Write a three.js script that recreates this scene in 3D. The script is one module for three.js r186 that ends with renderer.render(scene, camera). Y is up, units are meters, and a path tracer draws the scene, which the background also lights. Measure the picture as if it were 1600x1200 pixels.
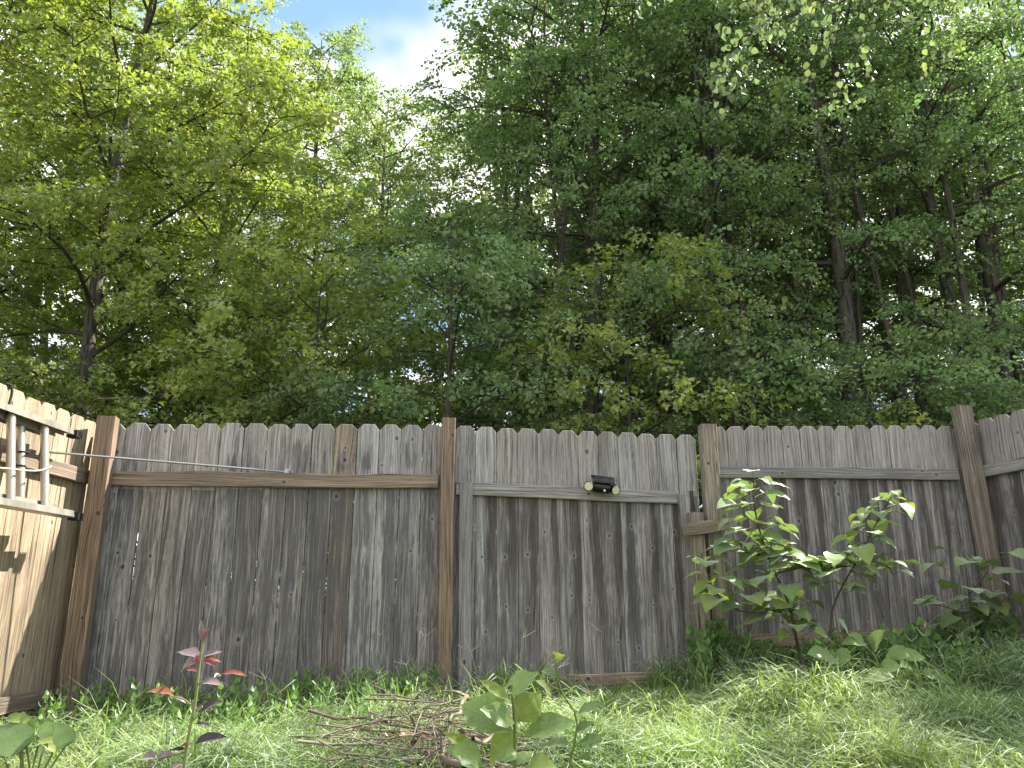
import * as THREE from 'three';
import { mergeGeometries } from 'three/addons/utils/BufferGeometryUtils.js';

// ------------------------------------------------------------------ camera, sky, sun, exposure
const scene = new THREE.Scene();
const camera = new THREE.PerspectiveCamera(53.13, 4 / 3, 0.05, 400);
camera.position.set(0, 0.68, 0);
camera.rotation.set(THREE.MathUtils.degToRad(15.1), 0, 0);
const renderer = new THREE.WebGLRenderer();
renderer.toneMapping = THREE.LinearToneMapping;
renderer.toneMappingExposure = 3.4;
renderer.shadowMap.enabled = true;

const TO_SUN = new THREE.Vector3(0.6, 0.76, -0.33).normalize();
const sun = new THREE.DirectionalLight(new THREE.Color(1, 0.95, 0.85), 5);
sun.name = 'sun';
sun.position.copy(TO_SUN).multiplyScalar(60);
sun.castShadow = true;
sun.shadow.mapSize.set(4096, 4096);
Object.assign(sun.shadow.camera, { left: -18, right: 18, top: 18, bottom: -18, near: 1, far: 140 });
scene.add(sun, sun.target);

// ------------------------------------------------------------------ numbers, noise
function rng(seed) {
  let a = seed * 2654435761 >>> 0;
  return () => { a = (a + 0x6d2b79f5) | 0; let t = Math.imul(a ^ (a >>> 15), 1 | a); t = (t + Math.imul(t ^ (t >>> 7), 61 | t)) ^ t; return ((t ^ (t >>> 14)) >>> 0) / 4294967296; };
}
const HT = new Float32Array(65536); { const r = rng(77); for (let i = 0; i < 65536; i++) HT[i] = r(); }
const hash2 = (x, y) => HT[((x & 255) << 8 | (y & 255)) ^ ((x >> 8) * 7919 + (y >> 8) * 104729 & 65535)];
function vnoise(x, y) {
  const ix = Math.floor(x), iy = Math.floor(y); let fx = x - ix, fy = y - iy;
  fx = fx * fx * (3 - 2 * fx); fy = fy * fy * (3 - 2 * fy);
  const a = hash2(ix, iy), b = hash2(ix + 1, iy), c = hash2(ix, iy + 1), d = hash2(ix + 1, iy + 1);
  return a + (b - a) * fx + (c - a) * fy + (a - b - c + d) * fx * fy;
}
function fbm(x, y, o = 4) { let s = 0, a = 0.5, n = 0; for (let i = 0; i < o; i++) { s += a * vnoise(x, y); n += a; a *= 0.5; x = x * 2.03 + 17.1; y = y * 2.03 + 5.7; } return s / n; }
const clamp = THREE.MathUtils.clamp, sstep = (a, b, x) => { const t = clamp((x - a) / (b - a), 0, 1); return t * t * (3 - 2 * t); };
const V = (x, y, z) => new THREE.Vector3(x, y, z);

// ------------------------------------------------------------------ sky: blue with broken white cloud
{
  const W = 1024, H = 512, d = new Float32Array(W * H * 4);
  for (let j = 0; j < H; j++) for (let i = 0; i < W; i++) {
    const el = ((j + 0.5) / H - 0.5) * Math.PI, az = ((i + 0.5) / W - 0.5) * 2 * Math.PI, o = (j * W + i) * 4;
    const y = Math.sin(el), x = Math.cos(az) * Math.cos(el), z = Math.sin(az) * Math.cos(el);
    const up = Math.max(0, y), hz = Math.pow(1 - up, 4);
    let r = 0.12 + 0.2 * hz, g = 0.205 + 0.17 * hz, b = 0.34 + 0.08 * hz;
    if (y > 0.01) {
      const k = 1 / (y + 0.25), n = fbm(x * k * 2.1 + 31.4, z * k * 2.1 + 12.2, 6);
      const c = sstep(0.38, 0.56, n), br = 0.5 + 0.4 * sstep(0.5, 0.75, n);
      r += (br - r) * c; g += (br * 0.99 - g) * c; b += (br * 0.98 - b) * c;
    }
    d[o] = r; d[o + 1] = g; d[o + 2] = b; d[o + 3] = 1;
  }
  const t = new THREE.DataTexture(d, W, H, THREE.RGBAFormat, THREE.FloatType);
  t.mapping = THREE.EquirectangularReflectionMapping; t.magFilter = t.minFilter = THREE.LinearFilter; t.needsUpdate = true;
  scene.background = t; scene.environment = t;
}

// ------------------------------------------------------------------ things, names
const taken = new Map();
function numbered(n) { const k = taken.get(n) ?? 0; taken.set(n, k + 1); return k ? n + '_' + String(k).padStart(3, '0') : n; }
function thing(name, label, category, group, pos = [0, 0, 0]) {
  const o = new THREE.Group(); o.name = numbered(name); o.position.set(...pos); o.userData = { label, category }; if (group) o.userData.group = group; scene.add(o); return o;
}
function part(name, geo, mat, parent, kind) {
  const m = new THREE.Mesh(geo, mat); m.name = name; m.castShadow = m.receiveShadow = true; if (kind) m.userData.kind = kind; parent.add(m); return m;
}
function instanced(name, geo, mat, mats, cols, parent) {
  const m = new THREE.InstancedMesh(geo, mat, mats.length); m.name = name; m.castShadow = m.receiveShadow = true; m.userData.kind = 'stuff';
  mats.forEach((x, i) => m.setMatrixAt(i, x));
  if (cols) cols.forEach((c, i) => m.setColorAt(i, c));
  parent.add(m); return m;
}
function tex(data, w, h, srgb) {
  const t = new THREE.DataTexture(data, w, h, THREE.RGBAFormat); t.wrapS = t.wrapT = THREE.RepeatWrapping; t.magFilter = THREE.LinearFilter; t.minFilter = THREE.LinearMipmapLinearFilter; t.generateMipmaps = true;
  if (srgb) t.colorSpace = THREE.SRGBColorSpace; t.needsUpdate = true; return t;
}
const toS = (l) => 255 * (l <= 0.0031308 ? 12.92 * l : 1.055 * Math.pow(l, 1 / 2.4) - 0.055);

// ------------------------------------------------------------------ weathered wood: one board per column of an atlas
const AH = 2.0, CW = 80, TH = 1024;                      // a column is 2 m long
function woodAtlas(cols) {
  const N = 25, W = N * CW, c = new Uint8Array(W * TH * 4), b = new Uint8Array(W * TH * 4);
  for (let i = 0; i < N; i++) {
    const p = cols[i % cols.length], w = p.w ?? 0.15, R = rng(p.seed * 31 + 7), sd = p.seed * 13.7;
    const knots = p.knots ?? Array.from({ length: 1 + Math.floor(R() * 3) }, () => [(0.15 + R() * 0.7) * w, R() * AH, 0.006 + R() * 0.008]);
    const cx = (R() * 1.6 - 0.3) * w, kk = 40 + R() * 60, ph = R() * 10, flat = R() < 0.5;
    for (let y = 0; y < TH; y++) {
      const Y = y / TH * AH, wob = (fbm(sd, Y * 1.4, 3) - 0.5) * 0.05;
      for (let x = 0; x < CW; x++) {
        const X = (x + 0.5) / CW * w;
        let wp = wob + (vnoise(X * 22 + sd, Y * 3.1) - 0.5) * 0.016, kn = 0, hal = 0;
        for (const [kx, ky, kr] of knots) {
          const dx = X - kx, dy = (Y - ky), e = Math.exp(-(dx * dx + dy * dy * 0.12) / (kr * kr * 6));
          wp += Math.sign(dx) * kr * 1.1 * e * (1 - Math.exp(-Math.abs(dx) / kr * 2));
          const q = Math.hypot(dx, dy * 0.75) / kr; kn = Math.max(kn, 1 - sstep(0.55, 1.0, q)); hal = Math.max(hal, (1 - sstep(1, 3.4, q)) * (0.6 + 0.4 * vnoise(X * 500, Y * 90)));
        }
        const u = X + wp - cx, ringPos = flat ? Math.sqrt(u * u + Math.pow((Y - 0.6 - R0(sd)) * 0.028, 2)) * kk * 3 : u * kk * 2.2;
        const ring = Math.pow(0.5 + 0.5 * Math.sin(ringPos * 6.283 + ph + vnoise(X * 60 + sd, Y * 7) * 1.6), 2.2);
        const fib = vnoise((X + wp * 0.6) * 1150 + sd * 3, Y * 13), fib2 = vnoise((X + wp) * 420 + sd, Y * 4.2), pat = fbm(X * 30 + sd, Y * 5.5, 3);
        const fib3 = vnoise((X + wp) * 150 + sd * 5, Y * 2.4), rib = sstep(0.62, 0.85, vnoise((X + wp) * 210 + sd * 4, Y * 3.3 + 40));
        const crack = sstep(0.8, 0.92, vnoise((X + wp) * 330 + sd * 2, Y * 2.1)) * sstep(0.35, 0.6, vnoise(X * 20 + sd, Y * 5 + 9));
        let l = 0.8 + 0.45 * (fib - 0.5) + 0.45 * (fib2 - 0.5) + 0.5 * (fib3 - 0.5) + 0.16 * rib - p.grain * ring * 0.42 + 0.3 * (pat - 0.5);
        l *= 1 - 0.62 * crack;
        // mildew and rain stain: ragged streaks along the fibre; the darkening below the rail also paints in shade
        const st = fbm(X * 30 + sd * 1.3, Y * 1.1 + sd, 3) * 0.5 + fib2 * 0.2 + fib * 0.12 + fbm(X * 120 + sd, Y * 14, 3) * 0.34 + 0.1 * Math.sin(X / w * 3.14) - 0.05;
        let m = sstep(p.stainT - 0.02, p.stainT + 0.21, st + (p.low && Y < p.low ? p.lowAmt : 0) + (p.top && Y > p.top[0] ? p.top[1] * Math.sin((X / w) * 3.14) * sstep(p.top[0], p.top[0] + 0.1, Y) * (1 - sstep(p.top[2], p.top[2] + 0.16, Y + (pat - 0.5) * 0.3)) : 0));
        let rust = 0;
        for (const [sx, sw, sy, len, am] of p.streaks ?? []) if (Y < sy) {
          const dd = Math.abs(X - sx * w - (vnoise(sd, Y * 3) - 0.5) * 0.03) / sw, f = (1 - sstep(0.35, 1, dd + (fib2 - 0.5) * 0.9 + (pat - 0.5) * 0.8)) * (1 - sstep(0.25, 1, (sy - Y) / len + (st - 0.6)));
          rust = Math.max(rust, f * am);
        }
        let r = p.col[0] * l, g = p.col[1] * l, bl = p.col[2] * l;
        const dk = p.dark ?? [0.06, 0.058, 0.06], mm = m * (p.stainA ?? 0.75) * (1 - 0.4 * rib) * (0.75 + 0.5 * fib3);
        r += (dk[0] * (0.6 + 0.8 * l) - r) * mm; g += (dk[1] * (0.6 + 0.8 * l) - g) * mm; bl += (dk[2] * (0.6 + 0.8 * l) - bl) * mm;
        r += (0.05 * (0.5 + l) - r) * rust; g += (0.039 * (0.5 + l) - g) * rust; bl += (0.035 * (0.5 + l) - bl) * rust;
        const pale = hal * 0.35 * (1 - kn) * (p.halo ?? 1); r += (0.36 - r) * pale; g += (0.34 - g) * pale; bl += (0.31 - bl) * pale;
        const kd = 1 - 0.78 * kn * (0.7 + 0.3 * vnoise(X * 700, Y * 700)); r *= kd; g *= kd * 0.96; bl *= kd * 0.92;
        const o = (y * W + i * CW + x) * 4, hgt = clamp(0.55 + 0.3 * (fib2 - 0.5) + 0.25 * (fib - 0.5) + 0.22 * ring - 0.6 * crack - 0.4 * kn, 0, 1) * 255;
        c[o] = toS(clamp(r, 0.004, 0.8)); c[o + 1] = toS(clamp(g, 0.004, 0.8)); c[o + 2] = toS(clamp(bl, 0.004, 0.8)); c[o + 3] = 255;
        b[o] = b[o + 1] = b[o + 2] = hgt; b[o + 3] = 255;
      }
    }
  }
  const m = new THREE.MeshStandardMaterial({ map: tex(c, W, TH, true), bumpMap: tex(b, W, TH), bumpScale: 0.003, roughness: 0.88 });
  m.userData.n = N; return m;
}
const R0 = (s) => hash2(Math.floor(s * 7), 3) * 0.8;
const grey = [0.375, 0.35, 0.328], greyB = [0.385, 0.372, 0.368], tan = [0.42, 0.335, 0.235], brown = [0.285, 0.207, 0.148];  // the side fence tan has warm sunlight painted into it
const mul = (k) => (v) => v * k;
const wornPost = [0.35, 0.295, 0.245];
const colsA = [], colsB = [], colsC = [];
{
  const R = rng(5);
  for (let i = 0; i < 25; i++) colsA.push(i < 15                      // panel next to the ladder
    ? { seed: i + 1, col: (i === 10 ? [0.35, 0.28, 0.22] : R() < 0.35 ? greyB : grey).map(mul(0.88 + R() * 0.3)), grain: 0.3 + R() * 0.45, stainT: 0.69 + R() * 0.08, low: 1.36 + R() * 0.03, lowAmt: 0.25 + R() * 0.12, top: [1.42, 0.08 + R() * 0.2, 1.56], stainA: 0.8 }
    : { seed: i + 41, col: tan.map(mul(0.85 + R() * 0.3)), grain: 0.3 + R() * 0.3, stainT: 0.86, stainA: 0.5 });   // side fence: cleaner boards, with a sunlit look painted into the tan
  for (let i = 0; i < 25; i++) colsB.push(i < 12                      // gate: a dark run below the rail on every picket
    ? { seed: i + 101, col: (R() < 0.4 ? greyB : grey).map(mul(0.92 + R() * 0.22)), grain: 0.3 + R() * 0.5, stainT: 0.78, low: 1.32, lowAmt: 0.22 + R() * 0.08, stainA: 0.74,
      knots: [[0.05 + R() * 0.05, 0.25 + R() * 0.5, 0.008], [0.04 + R() * 0.06, 0.85 + R() * 0.3, 0.009], ...(i === 6 ? [[0.065, 1.64, 0.017]] : [])],
      streaks: [[0.45 + R() * 0.4, 0.03 + R() * 0.025, 1.36, 1.2 + R() * 0.7, 0.86 + R() * 0.1], [0.1 + R() * 0.2, 0.014, 1.36, 0.8, R() * 0.6]] }
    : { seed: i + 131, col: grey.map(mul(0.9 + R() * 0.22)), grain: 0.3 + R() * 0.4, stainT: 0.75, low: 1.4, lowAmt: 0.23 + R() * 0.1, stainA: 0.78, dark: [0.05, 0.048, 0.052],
      streaks: R() < 0.75 ? [[0.3 + R() * 0.5, 0.025 + R() * 0.025, 1.43, 1.6, 0.75]] : [] });
  for (let i = 0; i < 25; i++) colsC.push(i < 8                       // posts: browner, strong grain
    ? { seed: i + 201, w: 0.1, col: (i > 4 ? wornPost : brown).map(mul(0.85 + R() * 0.35)), grain: 1.15, stainT: 0.84, stainA: 0.5, halo: 0.2, dark: [0.07, 0.06, 0.055] }
    : i < 16 ? { seed: i + 231, w: 0.1, col: [0.3, 0.235, 0.18].map(mul(0.85 + R() * 0.3)), grain: 0.8, stainT: 0.8, stainA: 0.6, halo: 0.4 }   // brown-grey rails
      : { seed: i + 261, w: 0.1, col: [0.34, 0.325, 0.315].map(mul(0.85 + R() * 0.3)), grain: 0.7, stainT: 0.78, stainA: 0.65 });                 // silver rails and battens
}
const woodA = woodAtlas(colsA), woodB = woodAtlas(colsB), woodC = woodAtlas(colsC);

function picketGeo(w, h, col, ear = 0.035, seed = 1) {
  const R = rng(seed + 900), j = () => (R() - 0.5) * 0.008, s = new THREE.Shape(), a = w / 2;
  s.moveTo(-a, 0); s.lineTo(a, 0); s.lineTo(a, h - ear + j()); s.lineTo(a - ear * 0.9 + j(), h + j() * 0.4); s.lineTo(-a + ear * 0.9 + j(), h + j() * 0.4); s.lineTo(-a, h - ear + j());
  const g = new THREE.ExtrudeGeometry(s, { depth: 0.011, bevelEnabled: true, bevelThickness: 0.0025, bevelSize: 0.002, bevelOffset: -0.002, bevelSegments: 1 });
  const p = g.attributes.position, uv = g.attributes.uv;
  for (let i = 0; i < p.count; i++) uv.setXY(i, (col + 0.04 + 0.92 * clamp((p.getX(i) + a) / w, 0, 1)) / 25, clamp(p.getY(i) / AH, 0.002, 0.998));
  return g;
}
// a squared length of timber along y, chamfered, with a little bow; its grain runs along it
function timberGeo(w, t, len, col, o = {}) {
  const ch = o.ch ?? 0.005, n = o.n ?? 6, R = rng(col * 17 + Math.round(len * 100)), a = w / 2, b = t / 2, P = [], UV = [], I = [];
  const sec = [[-a + ch, b], [a - ch, b], [a, b - ch], [a, -b + ch], [a - ch, -b], [-a + ch, -b], [-a, -b + ch], [-a, b - ch]];
  const uOf = [[0.03, 0.97], [0.97, 0.99], [0.97, 0.03], [0.03, 0.01], [0.03, 0.97], [0.97, 0.99], [0.97, 0.03], [0.03, 0.01]];
  const v0 = o.v0 ?? R() * Math.max(0, AH - len) / AH, ph = R() * 6;
  for (let f = 0; f < 8; f++) for (let k = 0; k <= n; k++) for (let e = 0; e < 2; e++) {
    const [x, z] = sec[(f + e) % 8], q = k / n, bow = (o.bow ?? 0.003) * Math.sin(q * 3.14 * 1.5 + ph), ragged = o.rag && x < 0 ? o.rag * (Math.sin(q * 9 + ph) + 0.7 * Math.sin(q * 23 + 1)) : 0;
    P.push(x + bow + ragged, q * len, z + bow * 0.4); UV.push((col + uOf[f][e]) / 25, v0 + q * Math.min(len, 1.98) / AH);
  }
  for (let f = 0; f < 8; f++) for (let k = 0; k < n; k++) { const i = (f * (n + 1) + k) * 2; I.push(i, i + 2, i + 1, i + 1, i + 2, i + 3); }
  for (const [yy, flip] of [[0, 1], [len, 0]]) {
    const c0 = P.length / 3, ragged = 0; P.push(0, yy, 0); UV.push((col + 0.5) / 25, v0 + 0.01);
    for (let f = 0; f < 8; f++) { const k = yy ? n : 0, i = (f * (n + 1) + k) * 2; P.push(P[i * 3], yy, P[i * 3 + 2]); UV.push((col + 0.5 + sec[f][0] / w * 0.9) / 25, v0 + 0.01 + (sec[f][1] + b) * 0.3); }
    for (let f = 0; f < 8; f++) { const A = c0 + 1 + f, B = c0 + 1 + (f + 1) % 8; if (flip) I.push(c0, A, B); else I.push(c0, B, A); }
  }
  // winding: make the side faces point out
  const g = new THREE.BufferGeometry(); g.setAttribute('position', new THREE.Float32BufferAttribute(P, 3)); g.setAttribute('uv', new THREE.Float32BufferAttribute(UV, 2)); g.setIndex(I); g.computeVertexNormals(); return g;
}

// ------------------------------------------------------------------ ground
const TANP = 0.1683, FZ0 = -5.572, fenceZ = (x) => FZ0 - TANP * x;
function groundY(x, z) {
  const xc = clamp(x, -7, 8), d = z - fenceZ(clamp(x, -3, 4));
  return -0.03 + 0.05 * xc + 0.006 * xc * xc - (d > 0 ? 0.1 * Math.min(d, 9) : 0.02 * Math.max(d, -30)) + (fbm(x * 1.7 + 40, z * 1.7 + 40, 3) - 0.5) * 0.09;
}
{
  const S = 220, N = 240, P = [], UV = [], I = [], warp = (q) => Math.sign(q) * Math.pow(Math.abs(q), 2.6) * S;
  for (let j = 0; j <= N; j++) for (let i = 0; i <= N; i++) { const x = warp(i / N * 2 - 1), z = -4 + warp(j / N * 2 - 1); P.push(x, groundY(x, z), z); UV.push(x / 2.4, z / 2.4); }
  for (let j = 0; j < N; j++) for (let i = 0; i < N; i++) { const a = j * (N + 1) + i; I.push(a, a + N + 1, a + 1, a + 1, a + N + 1, a + N + 2); }
  const g = new THREE.BufferGeometry(); g.setAttribute('position', new THREE.Float32BufferAttribute(P, 3)); g.setAttribute('uv', new THREE.Float32BufferAttribute(UV, 2)); g.setIndex(I); g.computeVertexNormals();
  const T = 512, c = new Uint8Array(T * T * 4);
  for (let y = 0; y < T; y++) for (let x = 0; x < T; x++) {
    const n = (f, s) => { const u = x / T, v = y / T, k = (a, b) => fbm((u + a) * f + s, (v + b) * f + s, 4); return (k(0, 0) * (1 - u) + k(-1, 0) * u) * (1 - v) + (k(0, -1) * (1 - u) + k(-1, -1) * u) * v; };
    const a = n(14, 3), gr = sstep(0.42, 0.6, n(6, 50)), o = (y * T + x) * 4, l = 0.6 + 0.8 * a;
    c[o] = toS((0.09 - 0.035 * gr) * l); c[o + 1] = toS((0.07 + 0.01 * gr) * l); c[o + 2] = toS((0.042 - 0.02 * gr) * l); c[o + 3] = 255;
  }
  const m = part('ground', g, new THREE.MeshStandardMaterial({ map: tex(c, T, T, true), roughness: 0.95 }), scene); m.userData.kind = 'structure'; m.userData.label = 'earth of the yard under rough grass, rising to the wooden fence';
}

// ------------------------------------------------------------------ fences and gate
const FU = V(Math.cos(0.16676), 0, -Math.sin(0.16676)), FN = V(Math.sin(0.16676), 0, Math.cos(0.16676));     // along the back fence, and out of it into the yard
const onBack = (s, y, off = 0) => V(0, y, FZ0).addScaledVector(FU, s).addScaledVector(FN, off);
const BACK_ROT = 0.16676;
function frameAt(o, s, y, off, lean = 0) { o.position.copy(onBack(s, y, off)); o.rotation.set(0, BACK_ROT, lean); }
const nailM = new THREE.MeshStandardMaterial({ color: 0x2a2522, roughness: 0.6, metalness: 0.6 });

const panelA = thing('fence_panel', 'long grey picket fence panel between the corner post and the tall middle post', 'fence', 'back fence');
const gate = thing('gate', 'grey picket gate with dark stains below its rail, carrying the twin lamp', 'gate');
const panelB = thing('fence_panel', 'grey picket fence panel behind the tall sunlit sapling', 'fence', 'back fence');
const sideL = thing('side_fence', 'sunlit tan side fence where the aluminium ladder hangs', 'fence', 'side fences');
const sideR = thing('side_fence', 'pale side fence running off from the leaning corner post', 'fence', 'side fences');
{
  const R = rng(11);
  const put = (par, mat, col, s, y0, w, h, lean, off) => { const m = part('picket', picketGeo(w, h, col, 0.04, col + (mat === woodA ? 0 : 50)), mat, par); frameAt(m, s, y0, off + (R() - 0.5) * 0.004, lean + (R() - 0.5) * 0.003); m.rotation.y += (R() - 0.5) * 0.02; return m; };
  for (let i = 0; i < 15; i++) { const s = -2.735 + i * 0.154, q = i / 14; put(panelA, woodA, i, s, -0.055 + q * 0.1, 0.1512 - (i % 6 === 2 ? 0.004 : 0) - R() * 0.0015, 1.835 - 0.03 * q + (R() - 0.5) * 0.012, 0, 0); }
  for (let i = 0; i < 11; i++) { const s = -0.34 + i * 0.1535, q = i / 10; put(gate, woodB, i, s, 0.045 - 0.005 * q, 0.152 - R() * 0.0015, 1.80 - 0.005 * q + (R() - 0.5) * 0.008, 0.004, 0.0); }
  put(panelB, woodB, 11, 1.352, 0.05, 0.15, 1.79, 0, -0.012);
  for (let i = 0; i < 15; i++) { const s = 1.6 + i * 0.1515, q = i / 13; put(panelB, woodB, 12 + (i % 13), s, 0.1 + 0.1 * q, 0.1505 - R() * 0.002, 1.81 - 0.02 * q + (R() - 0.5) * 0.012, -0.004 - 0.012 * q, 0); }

  const rail = (par, name, col, s0, y0, s1, y1, w, t, off, o) => {
    const a = onBack(s0, y0, off), b = onBack(s1, y1, off), len = a.distanceTo(b), m = part(name, timberGeo(w, t, Math.min(len, 2.4), col, { v0: 0, n: 24, ...o }), woodC, par);
    m.position.copy(a); const Y = b.clone().sub(a).normalize(), Z = FN.clone(), X = Y.clone().cross(Z).normalize(); m.quaternion.setFromRotationMatrix(new THREE.Matrix4().makeBasis(X, Y, Z)); return m;
  };
  const post = (par, name, col, s, y0, y1, w, t, off, lean = 0, turn = 0, o) => { const m = part(name, timberGeo(w, t, y1 - y0, col, { v0: 0, n: 12, bow: 0.004, ...o }), woodC, par); frameAt(m, s, y0, off, lean); m.rotation.y += turn; return m; };

  // panel beside the corner
  rail(panelA, 'rail', 8, -2.74, 1.40, -0.54, 1.435, 0.098, 0.038, 0.034, { rag: -0.004 });
  rail(panelA, 'rail', 9, -2.74, -0.02, -0.54, 0.06, 0.09, 0.038, 0.034);
  post(panelA, 'post', 0, -2.74, -0.2, 1.8, 0.115, 0.1, 0.11, 0.006, 0.05);
  post(panelA, 'post', 1, -0.475, -0.1, 1.885, 0.092, 0.092, 0.062, -0.002);
  // gate
  rail(gate, 'rail', 16, -0.41, 1.385, 1.25, 1.355, 0.092, 0.036, 0.034);
  rail(gate, 'rail', 10, -0.33, 0.075, 1.27, 0.09, 0.1, 0.036, 0.034, { rag: 0.003 });
  post(gate, 'stile', 17, -0.335, 0.0, 1.43, 0.092, 0.02, 0.066, 0.001);
  post(gate, 'stile', 18, 1.28, 0.02, 1.37, 0.085, 0.02, 0.066, 0.0);
  // latch side
  post(panelB, 'post', 6, 1.475, -0.1, 1.905, 0.118, 0.1, 0.075, -0.012, -0.12);
  rail(panelB, 'rail', 19, 1.54, 1.55, 3.62, 1.585, 0.088, 0.036, 0.034);
  rail(panelB, 'rail', 11, 1.54, 0.33, 3.64, 0.38, 0.09, 0.036, 0.034);
  post(panelB, 'post', 7, 3.745, 0.0, 2.13, 0.125, 0.1, 0.1, 0.03, 0.15, { col: 3 });
  const stub = thing('stop_post', 'short squared post standing beside the gate with a cross board', 'post');
  post(stub, 'post', 5, 1.335, -0.05, 1.235, 0.092, 0.085, 0.125, -0.006, 0.04);
  rail(stub, 'cross_board', 12, 1.2, 1.105, 1.56, 1.145, 0.088, 0.036, 0.19, { rag: 0.003 });

  // side fences run from the corners toward the viewer
  const side = (par, P0, dir, n, inward, mat, col0, y0, dy, h, railY, postAt, railCol) => {
    const rot = Math.atan2(inward.x, inward.z), at = (d, y, off) => P0.clone().addScaledVector(dir, d).addScaledVector(inward, off).setY(y);
    for (let i = 0; i < n; i++) { const m = part('picket', picketGeo(0.151, h + (R() - 0.5) * 0.014, col0 + i % 10, 0.034, i + 300), mat, par); m.position.copy(at(0.02 + i * 0.1525, y0 + dy * i, 0)); m.rotation.set(0, rot + (R() - 0.5) * 0.03, (R() - 0.5) * 0.006); }
    const L = n * 0.1525;
    for (const [ry, c] of [[railY, railCol], [y0 + 0.12, railCol + 1]]) {
      const a = at(0.03, ry, 0.034), b = at(L, ry + dy * n, 0.034), m = part('rail', timberGeo(0.092, 0.038, Math.min(a.distanceTo(b), 2.4), c, { v0: 0, n: 12 }), woodC, par);
      m.position.copy(a); const Y = b.sub(a).normalize(), X = Y.clone().cross(inward).normalize(); m.quaternion.setFromRotationMatrix(new THREE.Matrix4().makeBasis(X, Y, inward));
    }
    const q = part('post', timberGeo(0.1, 0.1, h + 0.1, 5, { v0: 0, n: 8 }), woodC, par); q.position.copy(at(L + 0.02, y0 - 0.05, 0.07)); q.rotation.y = rot;
  };
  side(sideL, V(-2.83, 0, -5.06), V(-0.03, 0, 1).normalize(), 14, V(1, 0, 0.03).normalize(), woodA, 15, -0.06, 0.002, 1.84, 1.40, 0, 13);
  side(sideR, V(3.76, 0, -6.19), V(0.256, 0, 0.967), 12, V(-0.967, 0, 0.256), woodB, 13, 0.2, 0.003, 1.81, 1.6, 0, 20);
}

// ------------------------------------------------------------------ tubes
function tubeInto(list, pts, rad, sides = 6) {
  const n = pts.length, P = [], Nn = [], UV = [], I = [], t = V(0, 0, 0), u = V(0, 0, 0), w = V(0, 0, 0); let ref = V(0.31, 0.2, 0.93), L = 0;
  for (let i = 0; i < n; i++) {
    t.copy(pts[Math.min(n - 1, i + 1)]).sub(pts[Math.max(0, i - 1)]).normalize(); u.copy(ref).addScaledVector(t, -ref.dot(t)).normalize(); ref = u.clone(); w.crossVectors(t, u);
    if (i) L += pts[i].distanceTo(pts[i - 1]);
    for (let k = 0; k <= sides; k++) { const a = k / sides * 6.28318, c = Math.cos(a), s = Math.sin(a), r = typeof rad === 'number' ? rad : rad[i]; const nx = u.x * c + w.x * s, ny = u.y * c + w.y * s, nz = u.z * c + w.z * s; P.push(pts[i].x + nx * r, pts[i].y + ny * r, pts[i].z + nz * r); Nn.push(nx, ny, nz); UV.push(k / sides, L); }
  }
  for (let i = 0; i < n - 1; i++) for (let k = 0; k < sides; k++) { const a = i * (sides + 1) + k, b = a + sides + 1; I.push(a, a + 1, b, b, a + 1, b + 1); }
  const g = new THREE.BufferGeometry(); g.setAttribute('position', new THREE.Float32BufferAttribute(P, 3)); g.setAttribute('normal', new THREE.Float32BufferAttribute(Nn, 3)); g.setAttribute('uv', new THREE.Float32BufferAttribute(UV, 2)); g.setIndex(I); list.push(g);
}
function curve(pts, n) { return new THREE.CatmullRomCurve3(pts).getPoints(n); }

// ------------------------------------------------------------------ leaves
// a leaf along +y from its stalk, facing +z: profile gives [t, half width] pairs; folded at the midrib and bent
function leafGeo(profile, L, W, { fold = 0.25, bend = 0.35, wave = 0 } = {}) {
  const P = [], UV = [], I = [], n = profile.length;
  profile.forEach(([t, w, dt = 0], i) => {
    const a = bend * t, y = L * (bend ? Math.sin(a) / bend : t), z = -L * (bend ? (1 - Math.cos(a)) / bend : 0), ww = w * W, wv = wave * Math.sin(i * 2.4) * ww;
    P.push(-ww, y + dt * L, z + ww * fold + wv, 0, y, z, ww, y + dt * L, z + ww * fold - wv); UV.push(0.5 - w, t, 0.5, t, 0.5 + w, t);
  });
  for (let i = 0; i < n - 1; i++) { const a = i * 3; I.push(a, a + 1, a + 3, a + 3, a + 1, a + 4, a + 1, a + 2, a + 4, a + 4, a + 2, a + 5); }
  const g = new THREE.BufferGeometry(); g.setAttribute('position', new THREE.Float32BufferAttribute(P, 3)); g.setAttribute('uv', new THREE.Float32BufferAttribute(UV, 2)); g.setIndex(I); g.computeVertexNormals(); return g;
}
const MAPLE = [[0, 0.02], [0.08, 0.2, -0.06], [0.2, 0.2], [0.3, 0.24], [0.44, 0.5, 0.1], [0.5, 0.22], [0.66, 0.13], [0.76, 0.2, 0.04], [0.84, 0.08], [1, 0]];
const OVAL = [[0, 0.02], [0.2, 0.3], [0.45, 0.42], [0.72, 0.28], [1, 0]];
const HEART = [[0.04, 0.03], [-0.08, 0.2], [-0.03, 0.36], [0.1, 0.46], [0.27, 0.5], [0.45, 0.47], [0.62, 0.37], [0.78, 0.22], [0.9, 0.09], [1, 0]];
const LANCE = [[0, 0.02], [0.1, 0.12], [0.25, 0.3], [0.42, 0.42], [0.5, 0.39], [0.62, 0.38], [0.7, 0.28], [0.8, 0.2], [0.9, 0.1], [1, 0]];
const leafMat = (r, g, b, tr, o = {}) => new THREE.MeshPhysicalMaterial({ color: new THREE.Color().setRGB(r, g, b), roughness: 1, transmission: tr, thickness: 0, clearcoat: 0.6, clearcoatRoughness: 0.33, side: THREE.DoubleSide, ...o });
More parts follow.
